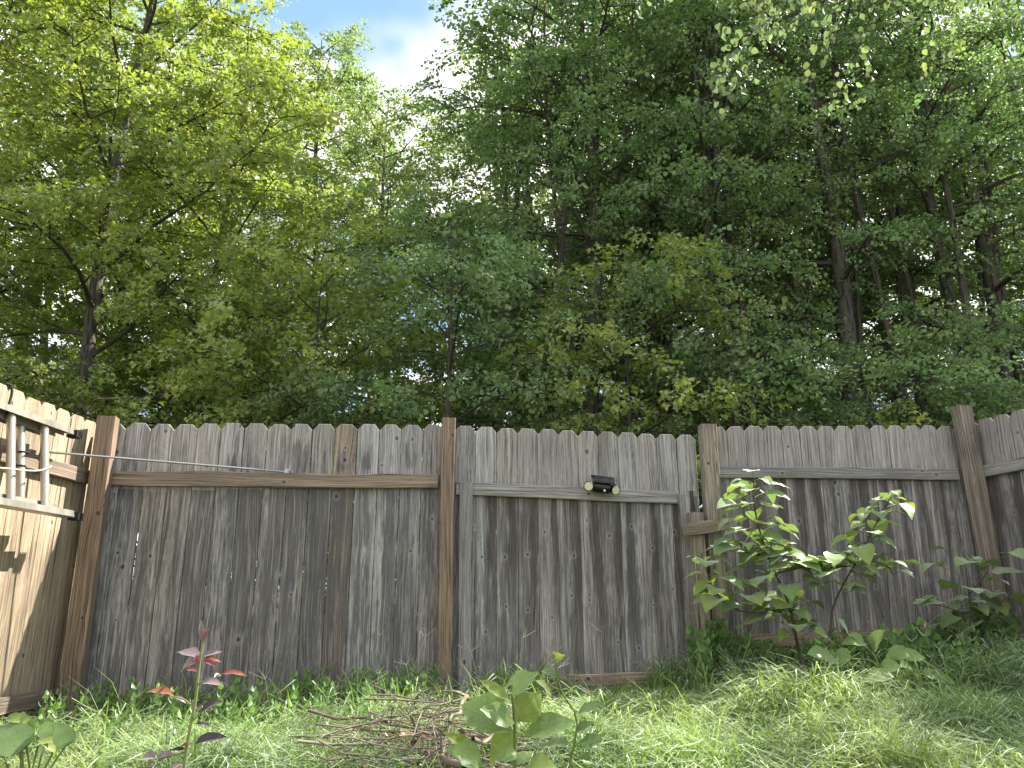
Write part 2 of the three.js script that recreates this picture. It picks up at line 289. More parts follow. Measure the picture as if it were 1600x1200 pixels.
// veined map for the leaves one can see singly
const veinTex = (() => {
  const c = document.createElement('canvas'); c.width = c.height = 256; const x = c.getContext('2d'); x.fillStyle = '#dcdcdc'; x.fillRect(0, 0, 256, 256);
  const r = rng(3); for (let i = 0; i < 900; i++) { const v = 195 + Math.floor(r() * 55); x.fillStyle = `rgba(${v},${v},${v - 10},0.35)`; x.beginPath(); x.arc(r() * 256, r() * 256, 3 + r() * 7, 0, 7); x.fill(); }
  x.strokeStyle = '#fdfdf0'; x.lineWidth = 4; x.beginPath(); x.moveTo(128, 0); x.lineTo(128, 256); x.stroke(); x.lineWidth = 1.8;
  for (let k = 0; k < 8; k++) for (const s of [-1, 1]) { const y = 20 + k * 28; x.beginPath(); x.moveTo(128, y); x.quadraticCurveTo(128 + s * 60, y + 22, 128 + s * 125, y + 66); x.stroke(); }
  x.strokeStyle = 'rgba(120,120,110,0.25)'; x.lineWidth = 1; for (let i = 0; i < 160; i++) { const px = r() * 256, py = r() * 256; x.beginPath(); x.moveTo(px, py); x.lineTo(px + (r() - 0.5) * 26, py + (r() - 0.5) * 26); x.stroke(); }
  const t = new THREE.CanvasTexture(c); t.colorSpace = THREE.SRGBColorSpace; t.flipY = false; return t;
})();

// a spray: a short twig with leaves on both sides, lying roughly flat, tip along +x
function sprayGeo(profile, n, len, size, seed, { droop = 0.3, spread = 0.9, roll = 0.5, aspect = 1 } = {}) {
  const R = rng(seed), out = [], q = new THREE.Quaternion(), e = new THREE.Euler();
  for (let i = 0; i < n; i++) {
    const t = (i + 0.5) / n, s = size * (0.65 + R() * 0.6), side = i % 2 ? 1 : -1, g = leafGeo(profile, s, s * aspect, { fold: 0.1 + R() * 0.35, bend: 0.2 + R() * 0.7 });
    g.deleteAttribute('uv');
    const yaw = (R() - 0.5) * 0.8 + side * spread * (1.2 - t * 0.8);
    e.set(-Math.PI / 2 + (R() - 0.5) * roll * 2 - droop * R() * 1.2, 0, 0, 'YXZ'); const m = new THREE.Matrix4().makeRotationFromEuler(e);
    m.premultiply(new THREE.Matrix4().makeRotationX((R() - 0.5) * roll * 0)).premultiply(new THREE.Matrix4().makeRotationZ((R() - 0.5) * roll)).premultiply(new THREE.Matrix4().makeRotationY(-Math.PI / 2 + yaw));
    m.setPosition((t - 0.35) * len, -droop * t * t * len * 0.5 + (R() - 0.5) * 0.13, (R() - 0.5) * 0.16 + side * 0.04);
    g.applyMatrix4(m); out.push(g);
  }
  return mergeGeometries(out);
}
const sprays = {
  maple: [1, 2, 3].map((s) => sprayGeo(MAPLE, 26, 0.54, 0.07, s, { droop: 0.6, roll: 1.0, aspect: 1.05 })),
  oval: [4, 5, 6].map((s) => sprayGeo(OVAL, 32, 0.54, 0.057, s, { droop: 0.5, roll: 1.1, aspect: 0.95 })),
  far: [7, 8].map((s) => sprayGeo(OVAL, 34, 0.66, 0.066, s, { droop: 0.4, roll: 1.2, aspect: 1.1 })),
  hang: [9, 10].map((s) => sprayGeo(OVAL, 15, 0.42, 0.075, s, { droop: 1.3, roll: 0.6, aspect: 0.9 })),
};
const crownMat = { maple: leafMat(0.265, 0.36, 0.045, 0.55), oval: leafMat(0.16, 0.28, 0.07, 0.5), far: leafMat(0.19, 0.29, 0.06, 0.52), hang: leafMat(0.17, 0.26, 0.09, 0.48) };
const barkTex = (() => {
  const T = 256, c = new Uint8Array(T * T * 4), b = new Uint8Array(T * T * 4);
  for (let y = 0; y < T; y++) for (let x = 0; x < T; x++) {
    const u = x / T, k = (f, g) => fbm(u * f, y / T * g, 4) * (1 - u) + fbm((u - 1) * f + 0, y / T * g, 4) * u, n = k(16, 5), m = k(40, 16), o = (y * T + x) * 4, l = sstep(0.3, 0.62, n) * 0.7 + m * 0.5;
    c[o] = toS(0.115 * l + 0.012); c[o + 1] = toS(0.098 * l + 0.011); c[o + 2] = toS(0.078 * l + 0.009); c[o + 3] = 255; b[o] = b[o + 1] = b[o + 2] = clamp(l, 0, 1) * 255; b[o + 3] = 255;
  }
  return [tex(c, T, T, true), tex(b, T, T)];
})();
const barkM = new THREE.MeshStandardMaterial({ map: barkTex[0], bumpMap: barkTex[1], bumpScale: 0.015, roughness: 0.95 });

function makeTree(o) {
  const R = rng(o.seed), T = thing(o.h < 2.6 ? 'shrub' : 'tree', o.label, o.h < 2.6 ? 'shrub' : 'tree', o.group ?? 'trees beyond the fence', [o.x, groundY(o.x, o.z) - 0.1, o.z]), wood = [], limbs = [], mats = [[], [], []], cols = [[], [], []];
  const geos = sprays[o.leaf], lx = o.lean?.[0] ?? (R() - 0.5) * 0.06, lz = o.lean?.[1] ?? (R() - 0.5) * 0.06, tr = o.tr ?? o.h * 0.011, nT = 12, ph = R() * 9;
  const trunk = []; for (let i = 0; i <= nT; i++) { const y = o.h * i / nT; trunk.push(V(lx * y + Math.sin(y * 0.55 + ph) * 0.12 * (i ? 1 : 0), y, lz * y + Math.cos(y * 0.5 + ph) * 0.1 * (i ? 1 : 0))); }
  tubeInto(wood, trunk, trunk.map((p, i) => tr * (i ? Math.pow(1 - i / nT * 0.97, 0.8) : 1.35)), 9);
  const at = (t) => { const k = clamp(t, 0, 0.9999) * nT, i = Math.floor(k); return trunk[i].clone().lerp(trunk[i + 1], k - i); };
  const q = new THREE.Quaternion(), e = new THREE.Euler(), sc = V(1, 1, 1);
  const spray = (p, az, sz = 1) => {
    if (o.skip && o.skip(p.x + o.x, p.y + T.position.y, p.z + o.z)) return;
    const v = Math.floor(R() * geos.length); e.set((R() - 0.5) * 0.9, -az + (R() - 0.5) * 1.3, (R() - 0.5) * 0.9 - (o.droop ?? 0.1), 'YXZ'); q.setFromEuler(e); const s = sz * (0.75 + R() * 0.5); sc.set(s, s, s);
    mats[v].push(new THREE.Matrix4().compose(p, q, sc)); const t = o.tint ?? [1, 1, 1], k = 0.68 + R() * 0.6, yl = R() * R() * 0.5;
    cols[v].push(new THREE.Color(t[0] * k * (1 + yl), t[1] * k * (1 + yl * 0.35), t[2] * k));
  };
  const D = (o.dens ?? 1) * 1.18;
  const branch = (p0, az, pitch, len, r0) => {
    const n = 6, pts = [p0.clone()], d = V(0, 0, 0); let a = az, pi = pitch, p = p0.clone();
    for (let i = 1; i <= n; i++) { a += (R() - 0.5) * 0.35; pi += (R() - 0.5) * 0.22 - (o.sag ?? 0.04); d.set(Math.cos(a) * Math.cos(pi), Math.sin(pi), Math.sin(a) * Math.cos(pi)); p = p.clone().addScaledVector(d, len / n); pts.push(p); }
    tubeInto(limbs, pts, pts.map((_, i) => Math.max(0.004, r0 * (1 - i / n * 0.88))), 5);
    const nS = Math.max(2, Math.round(len * 3.1 * D));
    for (let s = 0; s < nS; s++) {
      const t = 0.18 + 0.82 * (s + R()) / nS, k = Math.min(t, 0.999) * n, i = Math.floor(k), b = pts[i].clone().lerp(pts[i + 1], k - i), sl = (0.35 + 0.5 * (1 - t)) * Math.min(len, 2.2) * (0.5 + R() * 0.6), sa = a + (s % 2 ? 1 : -1) * (0.5 + R() * 0.7), sp = 0.15 + (R() - 0.5) * 0.7;
      const e1 = b.clone().add(V(Math.cos(sa) * Math.cos(sp), Math.sin(sp), Math.sin(sa) * Math.cos(sp)).multiplyScalar(sl * 0.55)), e2 = e1.clone().add(V(Math.cos(sa + 0.2) * 0.95, Math.sin(sp) - 0.25 - (o.droop ?? 0), Math.sin(sa + 0.2) * 0.95).multiplyScalar(sl * 0.45));
      tubeInto(limbs, [b, e1, e2], [r0 * 0.22 + 0.003, r0 * 0.13 + 0.003, 0.003], 3);
      const nC = Math.max(1, Math.round(sl / 0.2 * D));
      for (let c = 0; c < nC; c++) { const f = 0.25 + 0.8 * (c + R()) / nC, pp = (f < 0.55 ? b.clone().lerp(e1, f / 0.55) : e1.clone().lerp(e2, (f - 0.55) / 0.45)); pp.x += (R() - 0.5) * 0.16; pp.y += (R() - 0.5) * 0.14; pp.z += (R() - 0.5) * 0.16; spray(pp, sa, o.ls ?? 1); }
    }
    spray(pts[n], a, o.ls ?? 1);
  };
  const cb = o.cb / o.h;
  for (let i = 0; i < o.n; i++) {
    const t = cb + (0.985 - cb) * Math.pow((i + R() * 0.8) / o.n, 0.9), f = (t - cb) / (1 - cb), prof = o.prof ? o.prof(f) : Math.sqrt(Math.max(0.02, 1 - Math.pow(Math.abs(f - 0.35) / 0.68, 2)));
    branch(at(t), i * 2.39996 + R() * 0.9, 0.25 + 0.5 * f + (R() - 0.5) * 0.5 + (o.rise ?? 0), o.r * prof * (0.75 + R() * 0.4), tr * 0.36 * (1 - f * 0.5));
  }
  for (const [t, az, pitch, len] of o.extra ?? []) branch(at(t), az, pitch, len, tr * 0.4);
  part('trunk', mergeGeometries(wood), barkM, T);
  part('branches', mergeGeometries(limbs), barkM, T, 'stuff');
  const crown = new THREE.Group(); crown.name = 'crown'; T.add(crown);
  geos.forEach((g, v) => { if (mats[v].length) instanced('foliage', g, crownMat[o.leaf], mats[v], cols[v], crown); });
  makeTree.count = (makeTree.count ?? 0) + mats.reduce((s, m) => s + m.length, 0);
  return T;
}
const inGap = (x, y, z) => { return false; };
{
  const G = 'trees beyond the fence';
  // bright broad-lobed trees behind the ladder corner
  makeTree({ seed: 1, x: -5.6, z: -9.8, h: 11.5, cb: 1.6, r: 2.7, n: 42, leaf: 'maple', label: 'broad leafy tree with lobed leaves behind the ladder corner', group: G });
  makeTree({ seed: 2, x: -8.2, z: -9.6, h: 12, cb: 1.4, r: 3.0, n: 44, leaf: 'maple', label: 'dense lobed-leaf tree beyond the tan side fence', group: G });
  makeTree({ seed: 3, x: -4.5, z: -10.8, h: 8.9, cb: 1.2, r: 2.3, n: 34, leaf: 'maple', lean: [0.03, 0.02], label: 'yellow-green lobed-leaf tree with low forking limbs beside the sky gap', group: G });
  makeTree({ seed: 4, x: -2.4, z: -9.2, h: 5.0, cb: 0.9, r: 1.7, n: 24, leaf: 'maple', label: 'low bushy lobed-leaf tree just above the long fence panel', group: G });
  makeTree({ seed: 5, x: -5.4, z: -20, h: 16.6, cb: 4, r: 2.5, n: 44, leaf: 'far', ls: 1.15, label: 'tall rounded far tree standing against the clouds', group: G });
  makeTree({ seed: 6, x: -2.8, z: -16.5, h: 12.2, cb: 1.5, r: 2.6, n: 36, leaf: 'far', label: 'far bushy tree under the sky gap', group: G });
  // middle
  makeTree({ seed: 7, x: 1.0, z: -10.4, h: 12.5, cb: 2.2, r: 2.3, n: 40, leaf: 'oval', tr: 0.14, extra: [[0.62, 3.3, 0.5, 2.6]], label: 'tall dense tree behind the middle fence post', group: G });
  makeTree({ seed: 8, x: 2.3, z: -11.6, h: 13, cb: 2.4, r: 2.4, n: 42, leaf: 'oval', tr: 0.16, label: 'tall dark tree rising behind the twin-lamp gate', group: G });
  makeTree({ seed: 9, x: -0.9, z: -8.9, h: 5.4, cb: 1.0, r: 1.6, n: 24, leaf: 'oval', label: 'low small-leaved tree close behind the middle fence post', group: G });
  makeTree({ seed: 10, x: 1.5, z: -9.1, h: 4.6, cb: 1.0, r: 1.6, n: 22, leaf: 'maple', label: 'low spreading tree close behind the gate', group: G });
  // dark slim wood on the right
  const slim = 'slim dark-barked tree in the thick wood behind the sapling panel';
  for (const [i, [x, z, h]] of [[3.25, -10.4, 12.5], [3.7, -11.4, 12.5], [4.75, -10.8, 13], [5.35, -11.2, 13], [6.5, -10.9, 12.5], [7.6, -11.6, 12.5], [2.7, -12.6, 13], [6.0, -13.2, 13.5]].entries())
    makeTree({ seed: 20 + i, x, z, h, cb: 3.4, r: 1.7, n: 30, leaf: 'oval', tr: 0.1 + (i % 3) * 0.03, dens: 0.8, label: slim, group: 'slim trees in the right wood' });
  for (let i = 0; i < 32; i++) { const r = rng(700 + i), x = i < 20 ? -0.6 + i * 0.47 + r() * 0.3 : 2.6 + (i - 20) * 0.5 + r() * 0.3, z = -9.1 - r() * 2.6 - sstep(2.5, 4.5, x) * 1.4; makeTree({ seed: 200 + i, x, z, h: 9 + r() * 3, cb: 4.2 + r() * 1.5, r: 1.1, n: 9, leaf: 'oval', tr: 0.045 + r() * 0.05, dens: 0.75, lean: [(r() - 0.5) * 0.1, (r() - 0.5) * 0.06], label: 'thin straight pole tree with a sparse high crown in the wood', group: 'pole trees in the wood' }); }
  for (const [i, [x, z, h]] of [[3.1, -9.2, 3.4], [5.0, -9.5, 3.6], [6.9, -9.5, 3.8]].entries())
    makeTree({ seed: 40 + i, x, z, h, cb: 0.8, r: 1.5, n: 20, leaf: 'oval', label: 'low understorey tree filling the wood behind the sapling panel', group: 'understorey trees' });
  makeTree({ seed: 14, x: 11.6, z: -10.5, h: 12, cb: 3, r: 2.8, n: 32, leaf: 'oval', label: 'tall tree shading the pale side fence', group: G });
  // the limb that hangs into the top of the view
  makeTree({ seed: 15, x: 7.1, z: -5.7, h: 7.0, cb: 4.6, r: 1.5, n: 8, leaf: 'hang', tr: 0.1, droop: 0.5, sag: 0.12, dens: 0.75, extra: [[0.76, 3.05, 0.36, 5.0], [0.8, 3.15, 0.4, 5.8], [0.84, 3.3, 0.36, 5.0]], label: 'near tree whose drooping pale limbs hang over the yard', group: G });
  // second and third rows
  const back = [[-9.5, -14, 13, 3], [-7, -13.5, 12, 3], [-11.5, -18, 14, 3], [-8.5, -19, 14, 3], [-1.2, -14.5, 9, 2.4], [0.6, -15.5, 13, 2.8], [3.2, -15.5, 14, 2.8], [5.4, -16.5, 14, 2.8], [8.2, -15, 14, 3], [10.6, -14.5, 13.5, 3], [13, -17, 14, 3], [1.5, -19.5, 15, 3], [7, -20, 15, 3], [-5.8, -14.5, 7, 2.2], [10.5, -20, 15, 3]];
  back.forEach(([x, z, h, r], i) => makeTree({ seed: 60 + i, x, z, h, cb: 1.8, r, n: 32, leaf: 'far', dens: 0.8, ls: 1.2, label: 'leafy tree in the rows deep behind the fence', group: 'trees deep in the wood' }));
  for (let i = 0; i < 10; i++) { const x = -8 + i * 2.0; makeTree({ seed: 150 + i, x, z: -12.4 - (i * 7 % 5) * 0.3, h: 4.2, cb: 0.3, r: 1.5, n: 20, leaf: 'far', tr: 0.05, dens: 0.85, label: 'rounded thicket tree filling the gaps between the trunks', group: 'thicket trees' }); }
  for (let i = 0; i < 13; i++) { const x = -7.5 + i * 1.35; makeTree({ seed: 120 + i, x, z: -8.2 - (i * 37 % 10) * 0.12 - 0.1 * x, h: 2.3, cb: 0.12, r: 1.0, n: 17, leaf: i % 3 ? 'oval' : 'maple', tr: 0.025, dens: 0.9, label: 'low leafy shrub growing in the wood hard behind the fence', group: 'shrubs behind the fence' }); }
}
// ------------------------------------------------------------------ plants seen leaf by leaf
const stemM = (r, g, b) => new THREE.MeshStandardMaterial({ color: new THREE.Color().setRGB(r, g, b), roughness: 0.75 });
const greenStem = stemM(0.12, 0.16, 0.04), woodyStem = stemM(0.07, 0.045, 0.035), roseStem = stemM(0.17, 0.2, 0.06);
const heart = [0, 1, 2].map((k) => leafGeo(HEART, 1, 0.98, { fold: 0.1 + 0.12 * k, bend: 0.35 + 0.3 * k, wave: 0.06 }));
const lance = [0, 1, 2].map((k) => leafGeo(LANCE, 1, 1.0, { fold: 0.15 + 0.15 * k, bend: 0.3 + 0.2 * k, wave: 0.08 }));
const small = [0, 1].map((k) => leafGeo(OVAL, 1, 1.15, { fold: 0.25, bend: 0.5 + 0.4 * k, wave: 0.05 }));
const broad = { map: veinTex };
const LM = { mid: leafMat(0.21, 0.34, 0.085, 0.44, broad), pale: leafMat(0.27, 0.4, 0.09, 0.46, broad), lime: leafMat(0.34, 0.45, 0.06, 0.5, broad), yellow: leafMat(0.36, 0.3, 0.05, 0.4, broad), tan: leafMat(0.3, 0.24, 0.2, 0.35, broad),
  red: leafMat(0.3, 0.055, 0.035, 0.42, broad), plum: leafMat(0.27, 0.18, 0.2, 0.3, { ...broad, clearcoat: 0.7 }), dusk: leafMat(0.06, 0.035, 0.045, 0.25, broad), rust: leafMat(0.5, 0.12, 0.04, 0.5, broad) };
function bladeAt(parent, geo, mat, base, tip, wr, up, name = 'leaf') {
  const Y = tip.clone().sub(base), len = Y.length(); Y.normalize(); const Z = up.clone().addScaledVector(Y, -up.dot(Y)); if (Z.lengthSq() < 1e-4) Z.set(0, 0, 1); Z.normalize();
  const X = Y.clone().cross(Z).normalize(), m = part(name, geo, mat, parent); m.matrixAutoUpdate = true; m.position.copy(base).sub(parent.position); m.quaternion.setFromRotationMatrix(new THREE.Matrix4().makeBasis(X, Y, Z)); m.scale.set(len * wr, len, len); return m;
}
function stemPart(parent, pts, r0, r1, mat, name = 'stem', n = 14) {
  const c = curve(pts.map((p) => p.clone().sub(parent.position)), n), l = []; tubeInto(l, c, c.map((_, i) => r0 + (r1 - r0) * i / n), 6); return part(name, l[0], mat, parent);
}
const vec = (a) => a.map((p) => V(...p));
function listed(parent, list, geos, mats, seed, tilt = 0.5) {
  const R = rng(seed);
  list.forEach(([ax, ay, az, bx, by, bz, w, c], i) => bladeAt(parent, geos[i % geos.length], mats[c], V(ax, ay, az), V(bx, by, bz), w, V((R() - 0.5) * 0.9, 0.75 + (R() - 0.5) * 0.5, tilt + (R() - 0.5) * 0.5)));
}
// leaves set along a shoot, each on its own stalk
function leafyShoot(parent, pts, n, size, geos, mats, seed, o = {}) {
  const R = rng(seed), c = new THREE.CatmullRomCurve3(pts), stalks = [], from = o.from ?? 0.2;
  for (let i = 0; i < n; i++) {
    const t = from + (1 - from) * (i + 0.6) / n, p = c.getPoint(Math.min(t, 1)), az = i * 2.4 + R() * 0.8 + (o.az ?? 0), s = size * (0.6 + 0.55 * R()) * (t > 0.92 ? 0.65 : 1), out = V(Math.cos(az), 0.25 + R() * 0.45, Math.sin(az) * (o.flat ?? 0.8)).normalize();
    const pl = s * (0.5 + R() * 0.7), b = p.clone().addScaledVector(out, pl), dir = V(Math.cos(az + (R() - 0.5) * 0.7), 0.12 - R() * (o.droop ?? 0.4), Math.sin(az) * 0.9).normalize(), tip = b.clone().addScaledVector(dir, s);
    tubeInto(stalks, [p.clone().sub(parent.position), p.clone().lerp(b, 0.5).add(V(0, 0.006, 0)).sub(parent.position), b.clone().addScaledVector(dir, s * 0.05).sub(parent.position)], 0.0022, 4);
    bladeAt(parent, geos[Math.floor(R() * geos.length)], mats[Math.floor(R() * mats.length)], b, tip, 0.8 + R() * 0.3, V((R() - 0.5) * 0.6, 1, (R() - 0.5) * 0.6 + 0.12));
  }
  part('stalks', mergeGeometries(stalks), greenStem, parent, 'stuff');
}
const DATA = {   // metres: [base x y z, tip x y z, width, tone] per leaf; points per stem
  FRONT: [[-0.005,0.404,-2.153,-0.084,0.462,-2.148,0.35,1],[0.001,0.415,-2.153,0.056,0.486,-2.127,0.75,0],[0.064,0.449,-2.180,-0.032,0.455,-2.214,0.5,0],[0.063,0.453,-2.152,0.120,0.410,-2.212,0.45,1],[0.004,0.344,-2.225,0.083,0.416,-2.233,0.85,1],[-0.002,0.325,-2.172,-0.148,0.413,-2.208,0.7,0],[0.007,0.348,-2.164,-0.073,0.399,-2.106,0.7,0],[0.031,0.301,-2.234,0.168,0.364,-2.222,0.55,0],[0.025,0.307,-2.249,-0.090,0.238,-2.263,0.6,1],[-0.089,0.255,-2.246,-0.173,0.326,-2.191,0.35,1],[-0.076,0.238,-2.206,-0.157,0.301,-2.153,0.75,0],[0.012,0.277,-2.171,-0.025,0.274,-2.127,0.7,0],[0.010,0.233,-2.233,0.056,0.267,-2.284,0.6,0],[0.036,0.231,-2.190,0.132,0.241,-2.230,0.7,1]],
  FRONT2: [[0.123,0.490,-2.327,0.097,0.531,-2.338,0.5,2],[0.125,0.484,-2.347,0.144,0.523,-2.295,0.65,1],[0.122,0.440,-2.348,0.084,0.474,-2.395,0.6,0],[0.188,0.338,-2.384,0.257,0.379,-2.379,0.6,0],[0.182,0.343,-2.348,0.172,0.363,-2.331,0.7,0],[0.184,0.294,-2.360,0.226,0.332,-2.342,0.6,0],[0.188,0.265,-2.360,0.260,0.294,-2.345,0.5,0],[0.188,0.257,-2.323,0.272,0.265,-2.362,0.45,0],[0.181,0.227,-2.362,0.240,0.221,-2.362,0.6,0],[0.170,0.270,-2.331,0.064,0.265,-2.361,0.3,0]],
  fstem: [[0.008,-0.025,-2.200],[0.007,0.234,-2.200],[0.008,0.331,-2.200],[0.001,0.409,-2.200]],
  fstem2: [[0.140,-0.073,-2.350],[0.160,0.203,-2.350],[0.184,0.331,-2.350],[0.139,0.408,-2.350],[0.124,0.487,-2.350]],
  fside: [[0.139,0.405,-2.350],[0.068,0.432,-2.350],[0.020,0.426,-2.350]],
  ROSE: [[-0.953,0.527,-2.497,-0.966,0.597,-2.488,0.3,1],[-0.943,0.534,-2.476,-0.946,0.582,-2.486,0.3,0],[-0.957,0.480,-2.492,-1.043,0.518,-2.514,0.55,1],[-0.968,0.468,-2.500,-1.052,0.457,-2.523,0.45,1],[-0.943,0.489,-2.475,-0.888,0.510,-2.480,0.4,1],[-0.942,0.480,-2.480,-0.883,0.486,-2.486,0.3,0],[-0.952,0.465,-2.476,-0.969,0.496,-2.483,0.5,0],[-0.969,0.441,-2.510,-1.009,0.461,-2.505,0.45,0],[-0.943,0.475,-2.479,-0.891,0.470,-2.453,0.3,0],[-0.908,0.427,-2.494,-0.892,0.442,-2.524,0.5,1],[-0.889,0.436,-2.494,-0.810,0.443,-2.512,0.3,0],[-0.939,0.411,-2.486,-0.878,0.430,-2.458,0.5,1],[-1.027,0.373,-2.499,-1.114,0.403,-2.492,0.42,3],[-1.038,0.367,-2.526,-0.993,0.360,-2.523,0.4,1],[-0.998,0.350,-2.522,-0.948,0.340,-2.514,0.35,2],[-0.942,0.325,-2.508,-0.890,0.377,-2.489,0.5,2],[-0.947,0.328,-2.527,-0.914,0.316,-2.555,0.4,2],[-0.950,0.295,-2.489,-0.898,0.300,-2.488,0.25,2],[-0.947,0.240,-2.496,-0.855,0.277,-2.471,0.38,2],[-0.957,0.239,-2.501,-0.995,0.241,-2.478,0.3,0],[-0.974,0.224,-2.499,-1.014,0.231,-2.469,0.25,2],[-1.058,0.201,-2.490,-1.132,0.217,-2.515,0.5,1],[-1.060,0.198,-2.508,-1.008,0.223,-2.482,0.5,1],[-1.064,0.180,-2.509,-1.134,0.173,-2.531,0.4,1],[-1.016,0.171,-2.502,-0.983,0.187,-2.509,0.5,1]],
  rstem: [[-0.965,0.017,-2.500],[-0.974,0.173,-2.500],[-0.968,0.285,-2.500],[-0.960,0.368,-2.500],[-0.960,0.447,-2.500],[-0.956,0.527,-2.500]],
  rtw1: [[-0.965,0.342,-2.500],[-0.996,0.363,-2.500],[-1.027,0.372,-2.500]],
  rtw2: [[-0.962,0.405,-2.500],[-0.929,0.420,-2.500],[-0.891,0.435,-2.500]],
  rtw3: [[-0.971,0.219,-2.500],[-1.022,0.204,-2.500],[-1.062,0.197,-2.500]],
  rtw4: [[-0.966,0.301,-2.500],[-0.949,0.316,-2.500],[-0.936,0.329,-2.500]],
  LEFT: [[-1.515,0.245,-2.586,-1.612,0.313,-2.595,0.9,0],[-1.594,0.319,-2.629,-1.504,0.314,-2.641,0.4,1],[-1.463,0.247,-2.610,-1.418,0.319,-2.552,1,0],[-1.353,0.263,-2.542,-1.385,0.324,-2.525,0.9,0],[-1.543,0.251,-2.650,-1.521,0.326,-2.616,0.8,0],[-1.463,0.252,-2.579,-1.411,0.293,-2.532,0.8,1],[-1.561,0.299,-2.618,-1.629,0.326,-2.682,0.8,0],[-1.578,0.245,-2.587,-1.595,0.279,-2.641,0.8,0],[-1.403,0.248,-2.569,-1.423,0.281,-2.526,0.8,1]],
  LOW: [[2.058,0.339,-4.911,2.003,0.421,-4.847,1,0],[2.208,0.258,-4.939,2.218,0.369,-4.875,1,0],[2.132,0.290,-4.904,2.014,0.318,-4.866,0.8,0],[1.944,0.208,-4.870,1.789,0.256,-4.800,0.9,0],[2.023,0.225,-4.843,1.928,0.191,-4.909,0.8,0],[2.390,0.228,-4.958,2.264,0.215,-4.952,0.75,0],[2.388,0.221,-4.956,2.495,0.209,-4.933,0.75,0],[1.841,0.404,-4.896,1.830,0.455,-4.872,1,0],[1.884,0.339,-4.907,2.000,0.315,-4.940,0.7,0],[2.233,0.128,-4.846,2.069,0.105,-4.813,0.55,0],[2.405,0.115,-4.959,2.297,0.052,-5.017,0.6,0],[2.329,0.158,-4.884,2.471,0.106,-4.915,0.65,0],[2.471,0.121,-4.911,2.643,0.084,-4.871,0.5,1],[2.484,0.085,-4.918,2.497,-0.009,-4.856,0.8,0],[2.585,0.029,-4.874,2.787,-0.051,-4.866,0.55,1],[2.298,-0.048,-4.938,2.184,-0.064,-4.951,0.5,1],[2.104,0.071,-4.868,1.950,0.012,-4.798,0.7,0],[2.080,0.060,-4.951,1.921,0.054,-5.004,0.5,2],[2.220,0.167,-4.871,2.301,0.172,-4.823,0.9,0]],
  lstem: [[2.215,-0.097,-4.900],[2.213,0.122,-4.900],[2.185,0.220,-4.900],[2.052,0.332,-4.900]],
  lstem2: [[2.215,-0.097,-4.900],[2.328,0.094,-4.900],[2.464,0.115,-4.900],[2.599,0.025,-4.900]],
  lstem3: [[2.215,-0.097,-4.900],[2.183,0.178,-4.900],[2.074,0.199,-4.900],[1.971,0.206,-4.900]],
  A: [[1.906,0.185,-5.450],[1.870,0.399,-5.450],[1.843,0.633,-5.450],[1.746,0.938,-5.450],[1.670,1.235,-5.450],[1.661,1.446,-5.450]],
  B: [[2.034,0.185,-5.450],[2.069,0.445,-5.450],[2.138,0.633,-5.450],[2.280,0.873,-5.450],[2.479,1.151,-5.450],[2.594,1.336,-5.450]],
  C: [[1.841,0.617,-5.450],[1.657,0.570,-5.450],[1.448,0.617,-5.450],[1.350,0.744,-5.450],[1.289,0.954,-5.450]],
  D: [[1.786,0.824,-5.450],[1.913,0.856,-5.450],[2.031,0.873,-5.450]],
  E: [[1.746,0.938,-5.450],[1.622,0.954,-5.450],[1.527,1.019,-5.450]],
  F: [[2.280,0.873,-5.450],[2.145,0.856,-5.450],[2.042,0.824,-5.450]],
  G: [[2.318,0.921,-5.450],[2.479,0.873,-5.450],[2.587,0.808,-5.450]],
  H: [[1.892,0.291,-5.450],[1.845,0.476,-5.450],[1.789,0.586,-5.450]],
  S: [[3.224,0.229,-5.650],[3.202,0.404,-5.650],[3.215,0.598,-5.650],[3.236,0.964,-5.650]],
  T: [[3.210,0.404,-5.650],[3.137,0.533,-5.650],[2.994,0.598,-5.650]],
  U: [[3.231,0.647,-5.650],[3.370,0.829,-5.650],[3.396,0.880,-5.650]],
  W: [[3.224,0.229,-5.650],[3.408,0.533,-5.650],[3.565,0.664,-5.650]],
};
